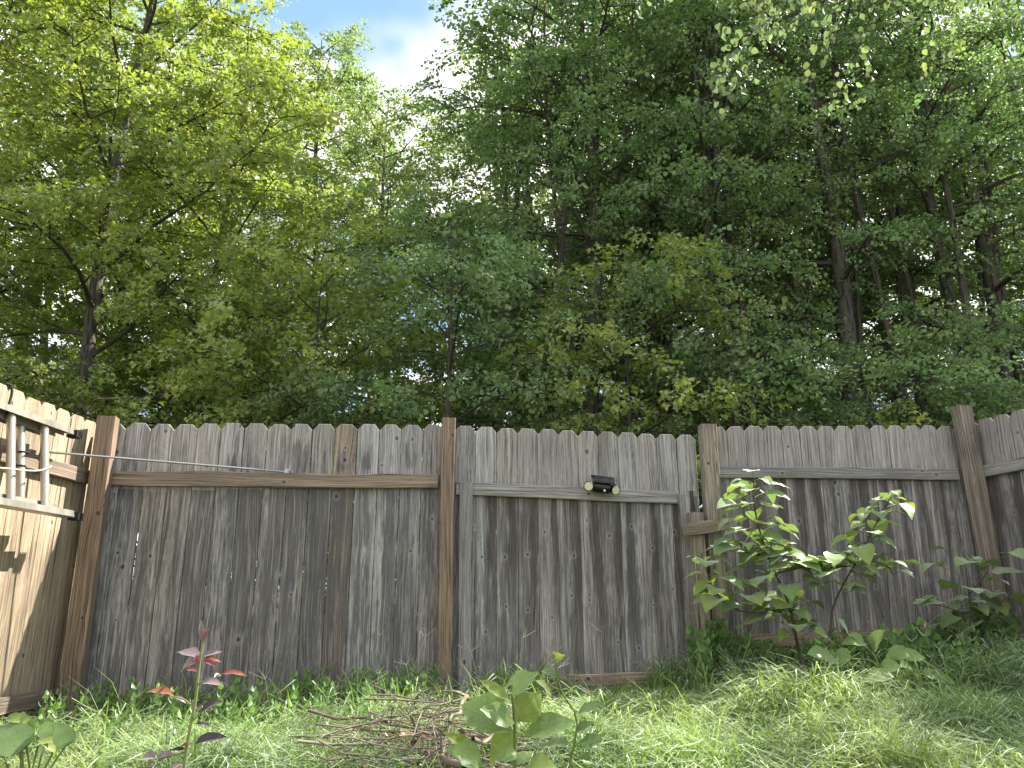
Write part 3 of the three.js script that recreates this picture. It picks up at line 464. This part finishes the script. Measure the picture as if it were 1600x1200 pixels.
{
  const J = (a, s) => { const R = rng(s); return vec(a).map((p, i) => i ? p.add(V(0, 0, (R() - 0.5) * 0.16)) : p); };
  const A = J(DATA.A, 1), B = J(DATA.B, 2);
  const sap = thing('sapling', 'tall sunlit sapling with heart-shaped leaves in front of the gate post', 'plant', 'broad-leaved saplings', A[0].toArray());
  stemPart(sap, A, 0.011, 0.004, woodyStem); leafyShoot(sap, A, 54, 0.168, heart, [LM.pale, LM.mid, LM.lime, LM.pale], 31, { from: 0.28 });
  const side = (key, s, n, start) => { const pts = J(DATA[key], s); stemPart(sap, pts, 0.006, 0.003, woodyStem, 'side_shoot'); leafyShoot(sap, pts, Math.round(n * 1.4), 0.158, heart, [LM.mid, LM.pale, LM.lime], s + 40, { from: 0.25 }); };
  side('C', 3, 17); side('D', 4, 12); side('E', 5, 11); side('H', 8, 8);
  const sapB = thing('sapling', 'slender dark-stemmed sapling leaning over the sapling panel rail', 'plant', 'broad-leaved saplings', B[0].toArray());
  stemPart(sapB, B, 0.009, 0.003, woodyStem); leafyShoot(sapB, B, 38, 0.16, heart, [LM.pale, LM.mid, LM.lime], 51, { from: 0.42 });
  for (const [k, s, n] of [['F', 6, 11], ['G', 7, 9]]) { const pts = J(DATA[k], s); stemPart(sapB, pts, 0.005, 0.0025, woodyStem, 'side_shoot'); leafyShoot(sapB, pts, n, 0.14, heart, [LM.pale, LM.mid], s + 60); }
  for (const p of [sap, sapB]) p.position.add(V(-0.03, -0.03, 0.22));
  const S = J(DATA.S, 9), sh = thing('sapling', 'spreading sapling with horizontal heart leaves at the leaning corner post', 'plant', 'broad-leaved saplings', S[0].toArray());
  stemPart(sh, S, 0.009, 0.003, woodyStem); leafyShoot(sh, S, 13, 0.17, heart, [LM.pale, LM.mid, LM.pale], 71, { from: 0.35 });
  for (const [k, s, n] of [['T', 10, 8], ['U', 11, 6], ['W', 12, 10]]) { const pts = J(DATA[k], s); stemPart(sh, pts, 0.005, 0.0025, woodyStem, 'side_shoot'); leafyShoot(sh, pts, n, 0.165, heart, [LM.pale, LM.mid], s + 80); }
  const lo = thing('broadleaf_plant', 'low sprawling plant with big round leaves in the grass below the saplings', 'plant', null, [2.215, 0.0, -4.9]);
  for (const k of ['lstem', 'lstem2', 'lstem3']) stemPart(lo, vec(DATA[k]), 0.007, 0.004, greenStem);
  listed(lo, DATA.LOW, heart, [LM.pale, LM.pale, LM.yellow], 91, 0.75); lo.position.y += 0.07; lo.scale.setScalar(1.08);

  const fr = thing('broadleaf_seedling', 'bright green seedling with big toothed leaves in front of the brush pile', 'plant', null, [0.008, groundY(0, -2.2), -2.2]);
  stemPart(fr, [V(0.01, groundY(0, -2.2), -2.2), ...vec(DATA.fstem)], 0.007, 0.004, greenStem); listed(fr, DATA.FRONT.map((l) => [...l.slice(0, 6), l[6] * 1.12, l[7]]), lance, [LM.pale, LM.lime, LM.tan], 92, 0.8);
  const fr2 = thing('broadleaf_seedling', 'thin twining seedling with small leaves beside the bright toothed-leaf seedling', 'plant', null, [0.14, groundY(0.14, -2.35), -2.35]);
  stemPart(fr2, [V(0.14, groundY(0.14, -2.35), -2.35), ...vec(DATA.fstem2)], 0.004, 0.002, greenStem); stemPart(fr2, vec(DATA.fside), 0.003, 0.002, greenStem, 'side_shoot'); listed(fr2, DATA.FRONT2, lance, [LM.mid, LM.lime, LM.tan], 93, 0.7);

  const ro = thing('rose_shoot', 'rose shoot with red and plum coloured young leaves before the long fence panel', 'plant', null, [-0.965, groundY(-0.965, -2.5), -2.5]);
  stemPart(ro, [V(-0.962, groundY(-0.965, -2.5), -2.5), ...vec(DATA.rstem)], 0.007, 0.004, roseStem); for (const k of ['rtw1', 'rtw2', 'rtw3', 'rtw4']) stemPart(ro, vec(DATA[k]), 0.003, 0.0015, roseStem, 'side_shoot', 6);
  listed(ro, DATA.ROSE, small, [LM.red, LM.plum, LM.dusk, LM.rust], 94, 0.6);
  const leaves = DATA.LEFT.map((l) => l.map((v, i) => i === 1 || i === 4 ? v - 0.03 : v));
  const le = thing('broadleaf_plant', 'pale green round-leaved plant at the foot of the tan side fence', 'plant', null, [-1.48, groundY(-1.48, -2.6), -2.6]);
  listed(le, leaves, heart, [LM.mid, LM.lime], 95, 0.8);
  for (const [ax, ay, az] of leaves) stemPart(le, [V(-1.48, groundY(-1.48, -2.6), -2.6), V((ax - 1.48) / 2, ay - 0.12, az), V(ax, ay, az)], 0.004, 0.003, greenStem, 'stalk', 6);
}

// ------------------------------------------------------------------ ladder, its hook, strap and rope, and the corner rod
{
  const T = 256, c = new Uint8Array(T * T * 4); for (let y = 0; y < T; y++) for (let x = 0; x < T; x++) { const v = 0.42 + 0.3 * fbm(x / 40, y / 9, 4), o = (y * T + x) * 4; c[o] = c[o + 1] = c[o + 2] = v * 255; c[o + 3] = 255; }
  const rm = tex(c, T, T), alu = new THREE.MeshStandardMaterial({ color: new THREE.Color().setRGB(0.46, 0.43, 0.37), metalness: 0.8, roughness: 0.75, roughnessMap: rm }), rubber = new THREE.MeshStandardMaterial({ color: 0x111111, roughness: 0.8 }), steel = new THREE.MeshStandardMaterial({ color: new THREE.Color().setRGB(0.36, 0.35, 0.33), metalness: 0.7, roughness: 0.6, roughnessMap: rm });
  const channel = (len, w, h, open) => { const s = new THREE.Shape(), t = 0.004, a = w / 2, k = open; s.moveTo(-a, 0); s.lineTo(a, 0); s.lineTo(a, k * h); s.lineTo(a - t, k * h); s.lineTo(a - t, k * t); s.lineTo(-a + t, k * t); s.lineTo(-a + t, k * h); s.lineTo(-a, k * h); return new THREE.ExtrudeGeometry(s, { depth: len, bevelEnabled: false }); };
  const lad = thing('ladder', 'aluminium extension ladder hung lengthwise on the tan side fence', 'ladder', null, [-2.66, 1.1, -4.58]);
  const X = (f, out) => -0.035 * f + 0.045 * (1 - f) - (out ? 0 : 0.05);       // the ladder leans a little toward the fence at its top
  for (const [out, z0, len] of [[1, 0, 3.2], [0, 0.09, 3.2]]) {
    for (const f of [0, 1]) { const m = part('rail', channel(len, out ? 0.062 : 0.05, 0.036, f ? -1 : 1), alu, lad); m.position.set(X(f, out), f ? 0.53 - (out ? 0 : 0.03) : (out ? 0 : 0.03), z0); m.rotation.z = f ? 0.15 : 0.15; }
    for (let k = 0; k < 8; k++) { const z = 0.245 + (out ? 0 : 0.14) + k * 0.305, l = []; const a = V(X(0, out), 0.015, z), b = V(X(1, out), 0.51, z); tubeInto(l, [a, b], 0.022, 14); part('rung', l[0], alu, lad); }
  }
  for (const f of [0, 1]) {
    const foot = new THREE.Group(); foot.name = 'foot'; foot.position.set(X(f, 1), f ? 0.513 : 0.012, -0.02); lad.add(foot);
    const bk = part('bracket', new THREE.BoxGeometry(0.03, 0.018, 0.06), steel, foot); bk.position.z = 0.01;
    const pad = part('pad', new THREE.BoxGeometry(0.055, 0.034, 0.07), rubber, foot); pad.position.z = -0.05; pad.rotation.y = 0.12;
    for (let k = 0; k < 5; k++) { const r = part('tread', new THREE.BoxGeometry(0.062, 0.046, 0.007), rubber, foot); r.position.z = -0.022 - k * 0.014; r.rotation.y = 0.12; }
  }
  const tubeThing = (name, label, cat, pts, r, mat, n = 16, sides = 8) => { const p0 = pts[0], o = thing(name, label, cat, null, p0.toArray()), l = [], c = curve(pts.map((p) => p.clone().sub(p0)), n); tubeInto(l, c, r, sides); part(name === 'rope' ? 'strand' : 'bar', l[0], mat, o); return o; };
  tubeThing('wall_hook', 'black metal hook rising above the ladder', 'hook', [V(-2.675, 1.585, -3.97), V(-2.685, 1.63, -3.985), V(-2.69, 1.72, -4.0), V(-2.7, 1.75, -3.995), V(-2.715, 1.755, -3.98)], 0.0075, rubber);
  tubeThing('rope', 'pale thin rope slung across the ladder rungs', 'rope', [V(-2.6, 1.27, -3.7), V(-2.59, 1.29, -3.95), V(-2.6, 1.32, -4.2), V(-2.625, 1.37, -4.345), V(-2.66, 1.37, -4.35)], 0.005, new THREE.MeshStandardMaterial({ color: new THREE.Color().setRGB(0.42, 0.38, 0.3), roughness: 0.9 }));
  const st = thing('strap', 'black strap wound round the inner ladder rung', 'strap', null, [-2.69, 1.42, -4.195]); for (const dy of [0, -0.075]) { const b = part('band', new THREE.TorusGeometry(0.026, 0.0055, 6, 18), rubber, st); b.rotation.x = Math.PI / 2; b.position.y = dy; b.position.x = -0.008 - dy * -0.1; }
  const a = V(-2.78, 1.48, -4.51), b = onBack(-1.58, 1.475, 0.03), rod = thing('brace_rod', 'thin galvanised rod bracing the side fence to the long fence panel', 'rod', null, a.toArray());
  const l = []; tubeInto(l, [V(0, 0, 0), b.clone().sub(a)], 0.007, 10); part('bar', l[0], steel, rod);
  for (const p of [a, b]) { const f = part('end_fitting', new THREE.CylinderGeometry(0.017, 0.02, 0.035, 10), steel, rod); f.position.copy(p).sub(a); f.rotation.x = Math.PI / 2; const pl = part('end_plate', new THREE.BoxGeometry(0.034, 0.05, 0.006), steel, rod); pl.position.copy(p).sub(a); if (p === a) { pl.rotation.y = Math.PI / 2; pl.position.x -= 0.014; f.rotation.set(0, 0, Math.PI / 2); } else { pl.rotation.y = BACK_ROT; pl.position.addScaledVector(FN, -0.012); } }
}

// ------------------------------------------------------------------ twin-head solar lamp on the gate rail
{
  const lamp = thing('security_light', 'black twin-head solar lamp fixed to the gate rail', 'lamp', null, onBack(0.64, 1.405, 0.055).toArray()); lamp.rotation.set(0, BACK_ROT, -0.09); lamp.scale.setScalar(1.15);
  const black = new THREE.MeshStandardMaterial({ color: 0x0c0c0d, roughness: 0.4 }), lens = new THREE.MeshPhysicalMaterial({ color: new THREE.Color().setRGB(0.72, 0.7, 0.5), roughness: 0.3, clearcoat: 0.6 }), dot = new THREE.MeshStandardMaterial({ color: new THREE.Color().setRGB(0.55, 0.5, 0.2), roughness: 0.5 }), cell = new THREE.MeshPhysicalMaterial({ color: 0x0a0d14, roughness: 0.15, clearcoat: 1 });
  const back = part('bracket', new THREE.BoxGeometry(0.09, 0.05, 0.02), black, lamp); back.position.set(0, 0, 0.008);
  const body = part('housing', new THREE.CapsuleGeometry(0.032, 0.075, 6, 18), black, lamp); body.rotation.z = Math.PI / 2; body.position.set(0, 0, 0.05);
  const panel = part('solar_panel', new THREE.BoxGeometry(0.15, 0.007, 0.085), black, lamp); panel.position.set(0.008, 0.05, 0.052); panel.rotation.x = 0.65; const cl = part('cells', new THREE.BoxGeometry(0.138, 0.003, 0.074), cell, panel); cl.position.y = 0.005;
  const sens = part('sensor', new THREE.SphereGeometry(0.008, 12, 8), new THREE.MeshStandardMaterial({ color: 0xdddddd, roughness: 0.4 }), lamp); sens.position.set(0.012, -0.022, 0.078);
  for (const [x, y, ry, rx] of [[-0.085, 0.0, -0.35, 0.25], [0.078, -0.005, 0.25, 0.3]]) {
    const h = new THREE.Group(); h.name = 'lamp_head'; h.position.set(x, y, 0.06); h.rotation.set(rx, ry, 0); lamp.add(h);
    const prof = [[0.001, -0.045], [0.018, -0.043], [0.026, -0.03], [0.03, 0.02], [0.03, 0.026], [0.0265, 0.026], [0.0262, 0.021]].map(([r, z]) => new THREE.Vector2(r, z));
    const sh = part('shell', new THREE.LatheGeometry(prof, 24), black, h); sh.rotation.x = Math.PI / 2; const ln = part('lens', new THREE.CylinderGeometry(0.0262, 0.0262, 0.004, 24), lens, h); ln.rotation.x = Math.PI / 2; ln.position.z = 0.022;
    const ds = []; for (let k = 0; k < 7; k++) { const g = new THREE.CylinderGeometry(0.0042, 0.0042, 0.003, 8); g.rotateX(Math.PI / 2); g.translate(k ? Math.cos(k * 1.047) * 0.015 : 0, k ? Math.sin(k * 1.047) * 0.015 : 0, 0.0245); ds.push(g); } part('diodes', mergeGeometries(ds), dot, h, 'stuff');
  }
}

// ------------------------------------------------------------------ brush pile
{
  const R = rng(404), cx = -0.32, cz = -3.8, gy = groundY(cx, cz), pile = thing('brush_pile', 'heap of dry cut branches with curled brown leaves in the grass', 'brush pile', null, [cx, gy, cz]);
  const bark = [stemM(0.17, 0.13, 0.1), stemM(0.12, 0.09, 0.07), stemM(0.26, 0.21, 0.16), stemM(0.2, 0.17, 0.1)], dry = [leafMat(0.16, 0.075, 0.045, 0.2), leafMat(0.1, 0.05, 0.035, 0.15), leafMat(0.3, 0.19, 0.1, 0.3)];
  for (let i = 0; i < 150; i++) {
    const big = i < 16, len = big ? 0.5 + R() * 0.6 : 0.2 + R() * 0.6, a = (R() < 0.45 ? 0.15 : R() * 6.28) + (R() - 0.5) * 1.1, px = (R() + R() - 1) * 0.55, pz = (R() - 0.5) * 0.75, top = 0.4 * Math.max(0.05, 1 - (px * px) / 0.75 - pz * pz * 2), py = R() * top + 0.015, tl = (R() - 0.5) * 1.0, r = big ? 0.007 + R() * 0.009 : 0.002 + R() * 0.0035;
    const d = V(Math.cos(a) * Math.cos(tl), Math.sin(tl) * 0.5, Math.sin(a) * Math.cos(tl)), pts = []; for (let k = 0; k <= 5; k++) pts.push(V(px, py, pz).addScaledVector(d, (k / 5 - 0.5) * len).add(V((R() - 0.5) * 0.035, (R() - 0.5) * 0.035, (R() - 0.5) * 0.035)));
    pts.forEach((p) => { p.y = Math.max(p.y, 0.005 + groundY(cx + p.x, cz + p.z) - gy); });
    const l = []; tubeInto(l, pts, pts.map((_, k) => r * (1 - k * 0.13)), 6);
    for (let b = 0; b < (big ? 3 : 2); b++) { const k = 1 + Math.floor(R() * 4), e = pts[k].clone().add(V((R() - 0.5) * 0.3, R() * 0.13, (R() - 0.5) * 0.3)); tubeInto(l, [pts[k], pts[k].clone().lerp(e, 0.5).add(V(0, 0.01, 0)), e], [r * 0.5, r * 0.4, r * 0.25], 4); }
    part('stick', mergeGeometries(l), bark[Math.floor(R() * 4)], pile);
  }
  const curled = [leafGeo(OVAL, 0.09, 0.08, { fold: 0.9, bend: 2.2, wave: 0.3 }), leafGeo(OVAL, 0.07, 0.07, { fold: 1.3, bend: 2.8, wave: 0.4 })];
  for (let i = 0; i < 150; i++) { const px = (R() + R() - 1) * 0.85 - 0.08, pz = (R() - 0.5) * 0.8, top = 0.3 * Math.max(0.03, 1 - px * px / 0.8 - pz * pz * 2); const m = part('dead_leaf', curled[i % 2], dry[i % 3], pile); m.position.set(px, Math.max(groundY(cx + px, cz + pz) - gy, 0) + R() * top, pz); m.rotation.set(R() * 6, R() * 6, R() * 6); m.scale.setScalar(0.5 + R() * 0.6); }
}

// ------------------------------------------------------------------ grass, weeds, seed heads
{
  const blade = (L, w, az, lean, R, x0, z0) => {
    const n = 4, P = [], I = [], dx = Math.cos(az), dz = Math.sin(az);
    for (let i = 0; i <= n; i++) { const t = i / n, a = lean * t * t, r = L * (t * Math.sin(a) * 0.85), y = L * t * Math.cos(a * 0.75), ww = w * (1 - t * t * 0.95); P.push(x0 + dx * r - dz * ww, y, z0 + dz * r + dx * ww, x0 + dx * r + dz * ww, y, z0 + dz * r - dx * ww); }
    for (let i = 0; i < n; i++) { const a = i * 2; I.push(a, a + 1, a + 2, a + 2, a + 1, a + 3); }
    const g = new THREE.BufferGeometry(); g.setAttribute('position', new THREE.Float32BufferAttribute(P, 3)); g.setIndex(I); g.computeVertexNormals(); return g;
  };
  const tuft = (seed, n, L, w, lean) => { const R = rng(seed), o = []; for (let i = 0; i < n; i++) o.push(blade(L * (0.4 + R() * 0.8), w * (0.7 + R() * 0.6), R() * 6.28, lean * (0.3 + R()), R, (R() - 0.5) * 0.1, (R() - 0.5) * 0.1)); return mergeGeometries(o); };
  const gm = leafMat(0.17, 0.27, 0.04, 0.48, { clearcoat: 0 }), R = rng(808), q = new THREE.Quaternion(), e = new THREE.Euler();
  const scatter = (name, label, cat, geos, mat, n, where, size, tint) => {
    const root = thing(name, label, cat); root.userData.kind = 'stuff'; const M = geos.map(() => []), C = geos.map(() => []);
    for (let i = 0, guard = 0; i < n && guard < n * 30; guard++) { const p = where(); if (!p) continue; i++; const k = Math.floor(R() * geos.length), s = size * (0.65 + R() * 0.7) * (p[2] ?? 1); e.set((R() - 0.5) * 0.35, R() * 6.28, (R() - 0.5) * 0.35); q.setFromEuler(e); M[k].push(new THREE.Matrix4().compose(V(p[0], groundY(p[0], p[1]) - 0.006, p[1]), q, V(s, s, s))); const t = tint(p[0], p[1]), l = 0.75 + R() * 0.5; C[k].push(new THREE.Color(t[0] * l, t[1] * l, t[2] * l)); }
    geos.forEach((g, k) => M[k].length && instanced('blades', g, mat, M[k], C[k], root));
  };
  const inYard = (x, z) => { const d = z - fenceZ(x); return d > -0.02 && x > -2.8 - 0.03 * (z + 5) && x < 3.7 + (z + 6.2) * 0.26; };
  scatter('grass', 'rough uncut lawn grass over the yard', 'grass', [1, 2, 3, 4].map((s) => tuft(s, 15, 0.24, 0.0026, 2.0)), gm, 17000, () => { const x = -3 + R() * 8, z = -6.3 + R() * 5.0; if (!inYard(x, z) || (z > -3.2 && R() < 0.45)) return null; const d = z - fenceZ(x); return [x, z, (0.5 + 1.1 * vnoise(x * 2.6, z * 2.6 + 9)) * (0.42 + 0.58 * sstep(0.15, 1.1, d)) * (Math.hypot(x - 2.25, z + 4.9) < 0.5 ? 0.5 : 1)]; }, 1, (x, z) => { const y = vnoise(x * 1.3 + 4, z * 1.3); return [0.75 + 0.75 * y, 0.9 + 0.35 * y, 0.85]; });
  scatter('tall_grass', 'taller arching grass clumps along the fence foot', 'grass', [11, 12, 13].map((s) => tuft(s, 9, 0.32, 0.0042, 1.9)), gm, 620, () => { const x = -2.4 + R() * 5.6, z = fenceZ(x) + 0.12 + R() * R() * 1.7; return inYard(x, z) && vnoise(x * 2.5, z * 2.5) > 0.42 ? [x, z] : null; }, 1, () => [1, 1.05, 0.8]);
  // upright weeds with paired pointed leaves, and rounder shade weeds
  const weed = (seed, h, pairs, size, prof, asp) => { const r = rng(seed), o = []; const l = []; tubeInto(l, [V(0, 0, 0), V(0.01, h * 0.5, 0.01), V(0.015, h, 0)], [0.003, 0.0025, 0.001], 4); l[0].deleteAttribute('uv'); o.push(l[0]); for (let i = 0; i < pairs; i++) for (const s of [0, 1]) { const t = 0.2 + 0.8 * (i + 0.5) / pairs, z = size * (1.15 - t * 0.6) * (0.8 + r() * 0.4), g = leafGeo(prof, z, z * asp, { fold: 0.25, bend: 0.7 }); g.deleteAttribute('uv'); const m = new THREE.Matrix4().makeRotationX(Math.PI / 2 - 0.45 - r() * 0.4); m.premultiply(new THREE.Matrix4().makeRotationY(i * 1.57 + s * 3.14 + r() * 0.6)); m.setPosition(0.012 * t, t * h, 0.005); g.applyMatrix4(m); o.push(g); } return mergeGeometries(o); };
  scatter('pointed_weeds', 'bright weeds with paired pointed leaves along the long fence panel', 'weeds', [21, 22, 23].map((s) => weed(s, 0.25, 6, 0.055, OVAL, 0.75)), leafMat(0.16, 0.29, 0.06, 0.42), 230, () => { const x = -2.6 + R() * 2.1, z = fenceZ(x) + 0.16 + R() * R() * 1.3; return inYard(x, z) && vnoise(x * 2 + 7, z * 2) > 0.33 ? [x, z] : null; }, 1, () => [1, 1, 1]);
  scatter('shade_weeds', 'tangle of leafy weeds at the foot of the sapling panel', 'weeds', [31, 32, 33].map((s) => weed(s, 0.24, 5, 0.055, s === 32 ? OVAL : HEART, 0.85)), leafMat(0.16, 0.29, 0.06, 0.42), 420, () => { const x = 1.25 + R() * 2.5, z = fenceZ(x) + 0.12 + R() * R() * (0.6 + (x - 1.25) * 0.45); return inYard(x, z) && !(x > 1.75 && x < 2.75 && z > -5.35) ? [x, z, 0.7 + 0.9 * vnoise(x * 3, z * 3)] : null; }, 1, () => [1, 1, 1]);
  const lit = thing('leaf_litter', 'scattered fallen brown leaves in the grass', 'fallen leaves'); lit.userData.kind = 'stuff';
  { const g = leafGeo(OVAL, 0.055, 0.05, { fold: 0.5, bend: 1.3, wave: 0.2 }), M = [], C = []; for (let i = 0; i < 170; i++) { const x = -2.6 + R() * 6, z = fenceZ(x) + 0.1 + R() * 2.6; if (!inYard(x, z)) continue; e.set(R() * 6, R() * 6, R() * 6); q.setFromEuler(e); M.push(new THREE.Matrix4().compose(V(x, groundY(x, z) + 0.02 + R() * 0.06, z), q, V(1, 1, 1).multiplyScalar(0.5 + R() * 0.7))); const k = 0.6 + R() * 0.8; C.push(new THREE.Color(k, k * (0.85 + R() * 0.3), k)); } instanced('dead_leaves', g, leafMat(0.24, 0.14, 0.075, 0.2), M, C, lit); }
  scatter('clover', 'small round-leaved ground weeds dotted through the lawn', 'weeds', [41, 42].map((s) => weed(s, 0.11, 3, 0.038, HEART, 1)), leafMat(0.17, 0.3, 0.07, 0.42), 420, () => { const x = -2.7 + R() * 6.5, z = fenceZ(x) + 0.2 + R() * 2.8; return inYard(x, z) && vnoise(x * 1.8 + 3, z * 1.8 + 8) > 0.5 ? [x, z] : null; }, 1, () => [1, 1, 1]);
  const heads = [], H = rng(31); for (let i = 0; i < 34; i++) { const x = -1.6 + H() * 4.6, z = fenceZ(x) + 0.15 + H() * 0.9, g = groundY(x, z), h = 0.25 + H() * 0.3, t = V(x + (H() - 0.5) * 0.16, g + h, z + (H() - 0.5) * 0.1); tubeInto(heads, [V(x, g, z), V(x, g + h * 0.6, z), t], 0.0013, 3); for (let k = 0; k < 4; k++) tubeInto(heads, [t, t.clone().add(V((H() - 0.5) * 0.17, 0.02 + H() * 0.06, (H() - 0.5) * 0.17))], [0.0014, 0.0008], 3); }
  const hd = thing('seed_stalks', 'thin forked grass seed stalks before the fence', 'grass'); hd.userData.kind = 'stuff'; part('stalks', mergeGeometries(heads), stemM(0.27, 0.27, 0.14), hd, 'stuff');
}
renderer.render(scene, camera);
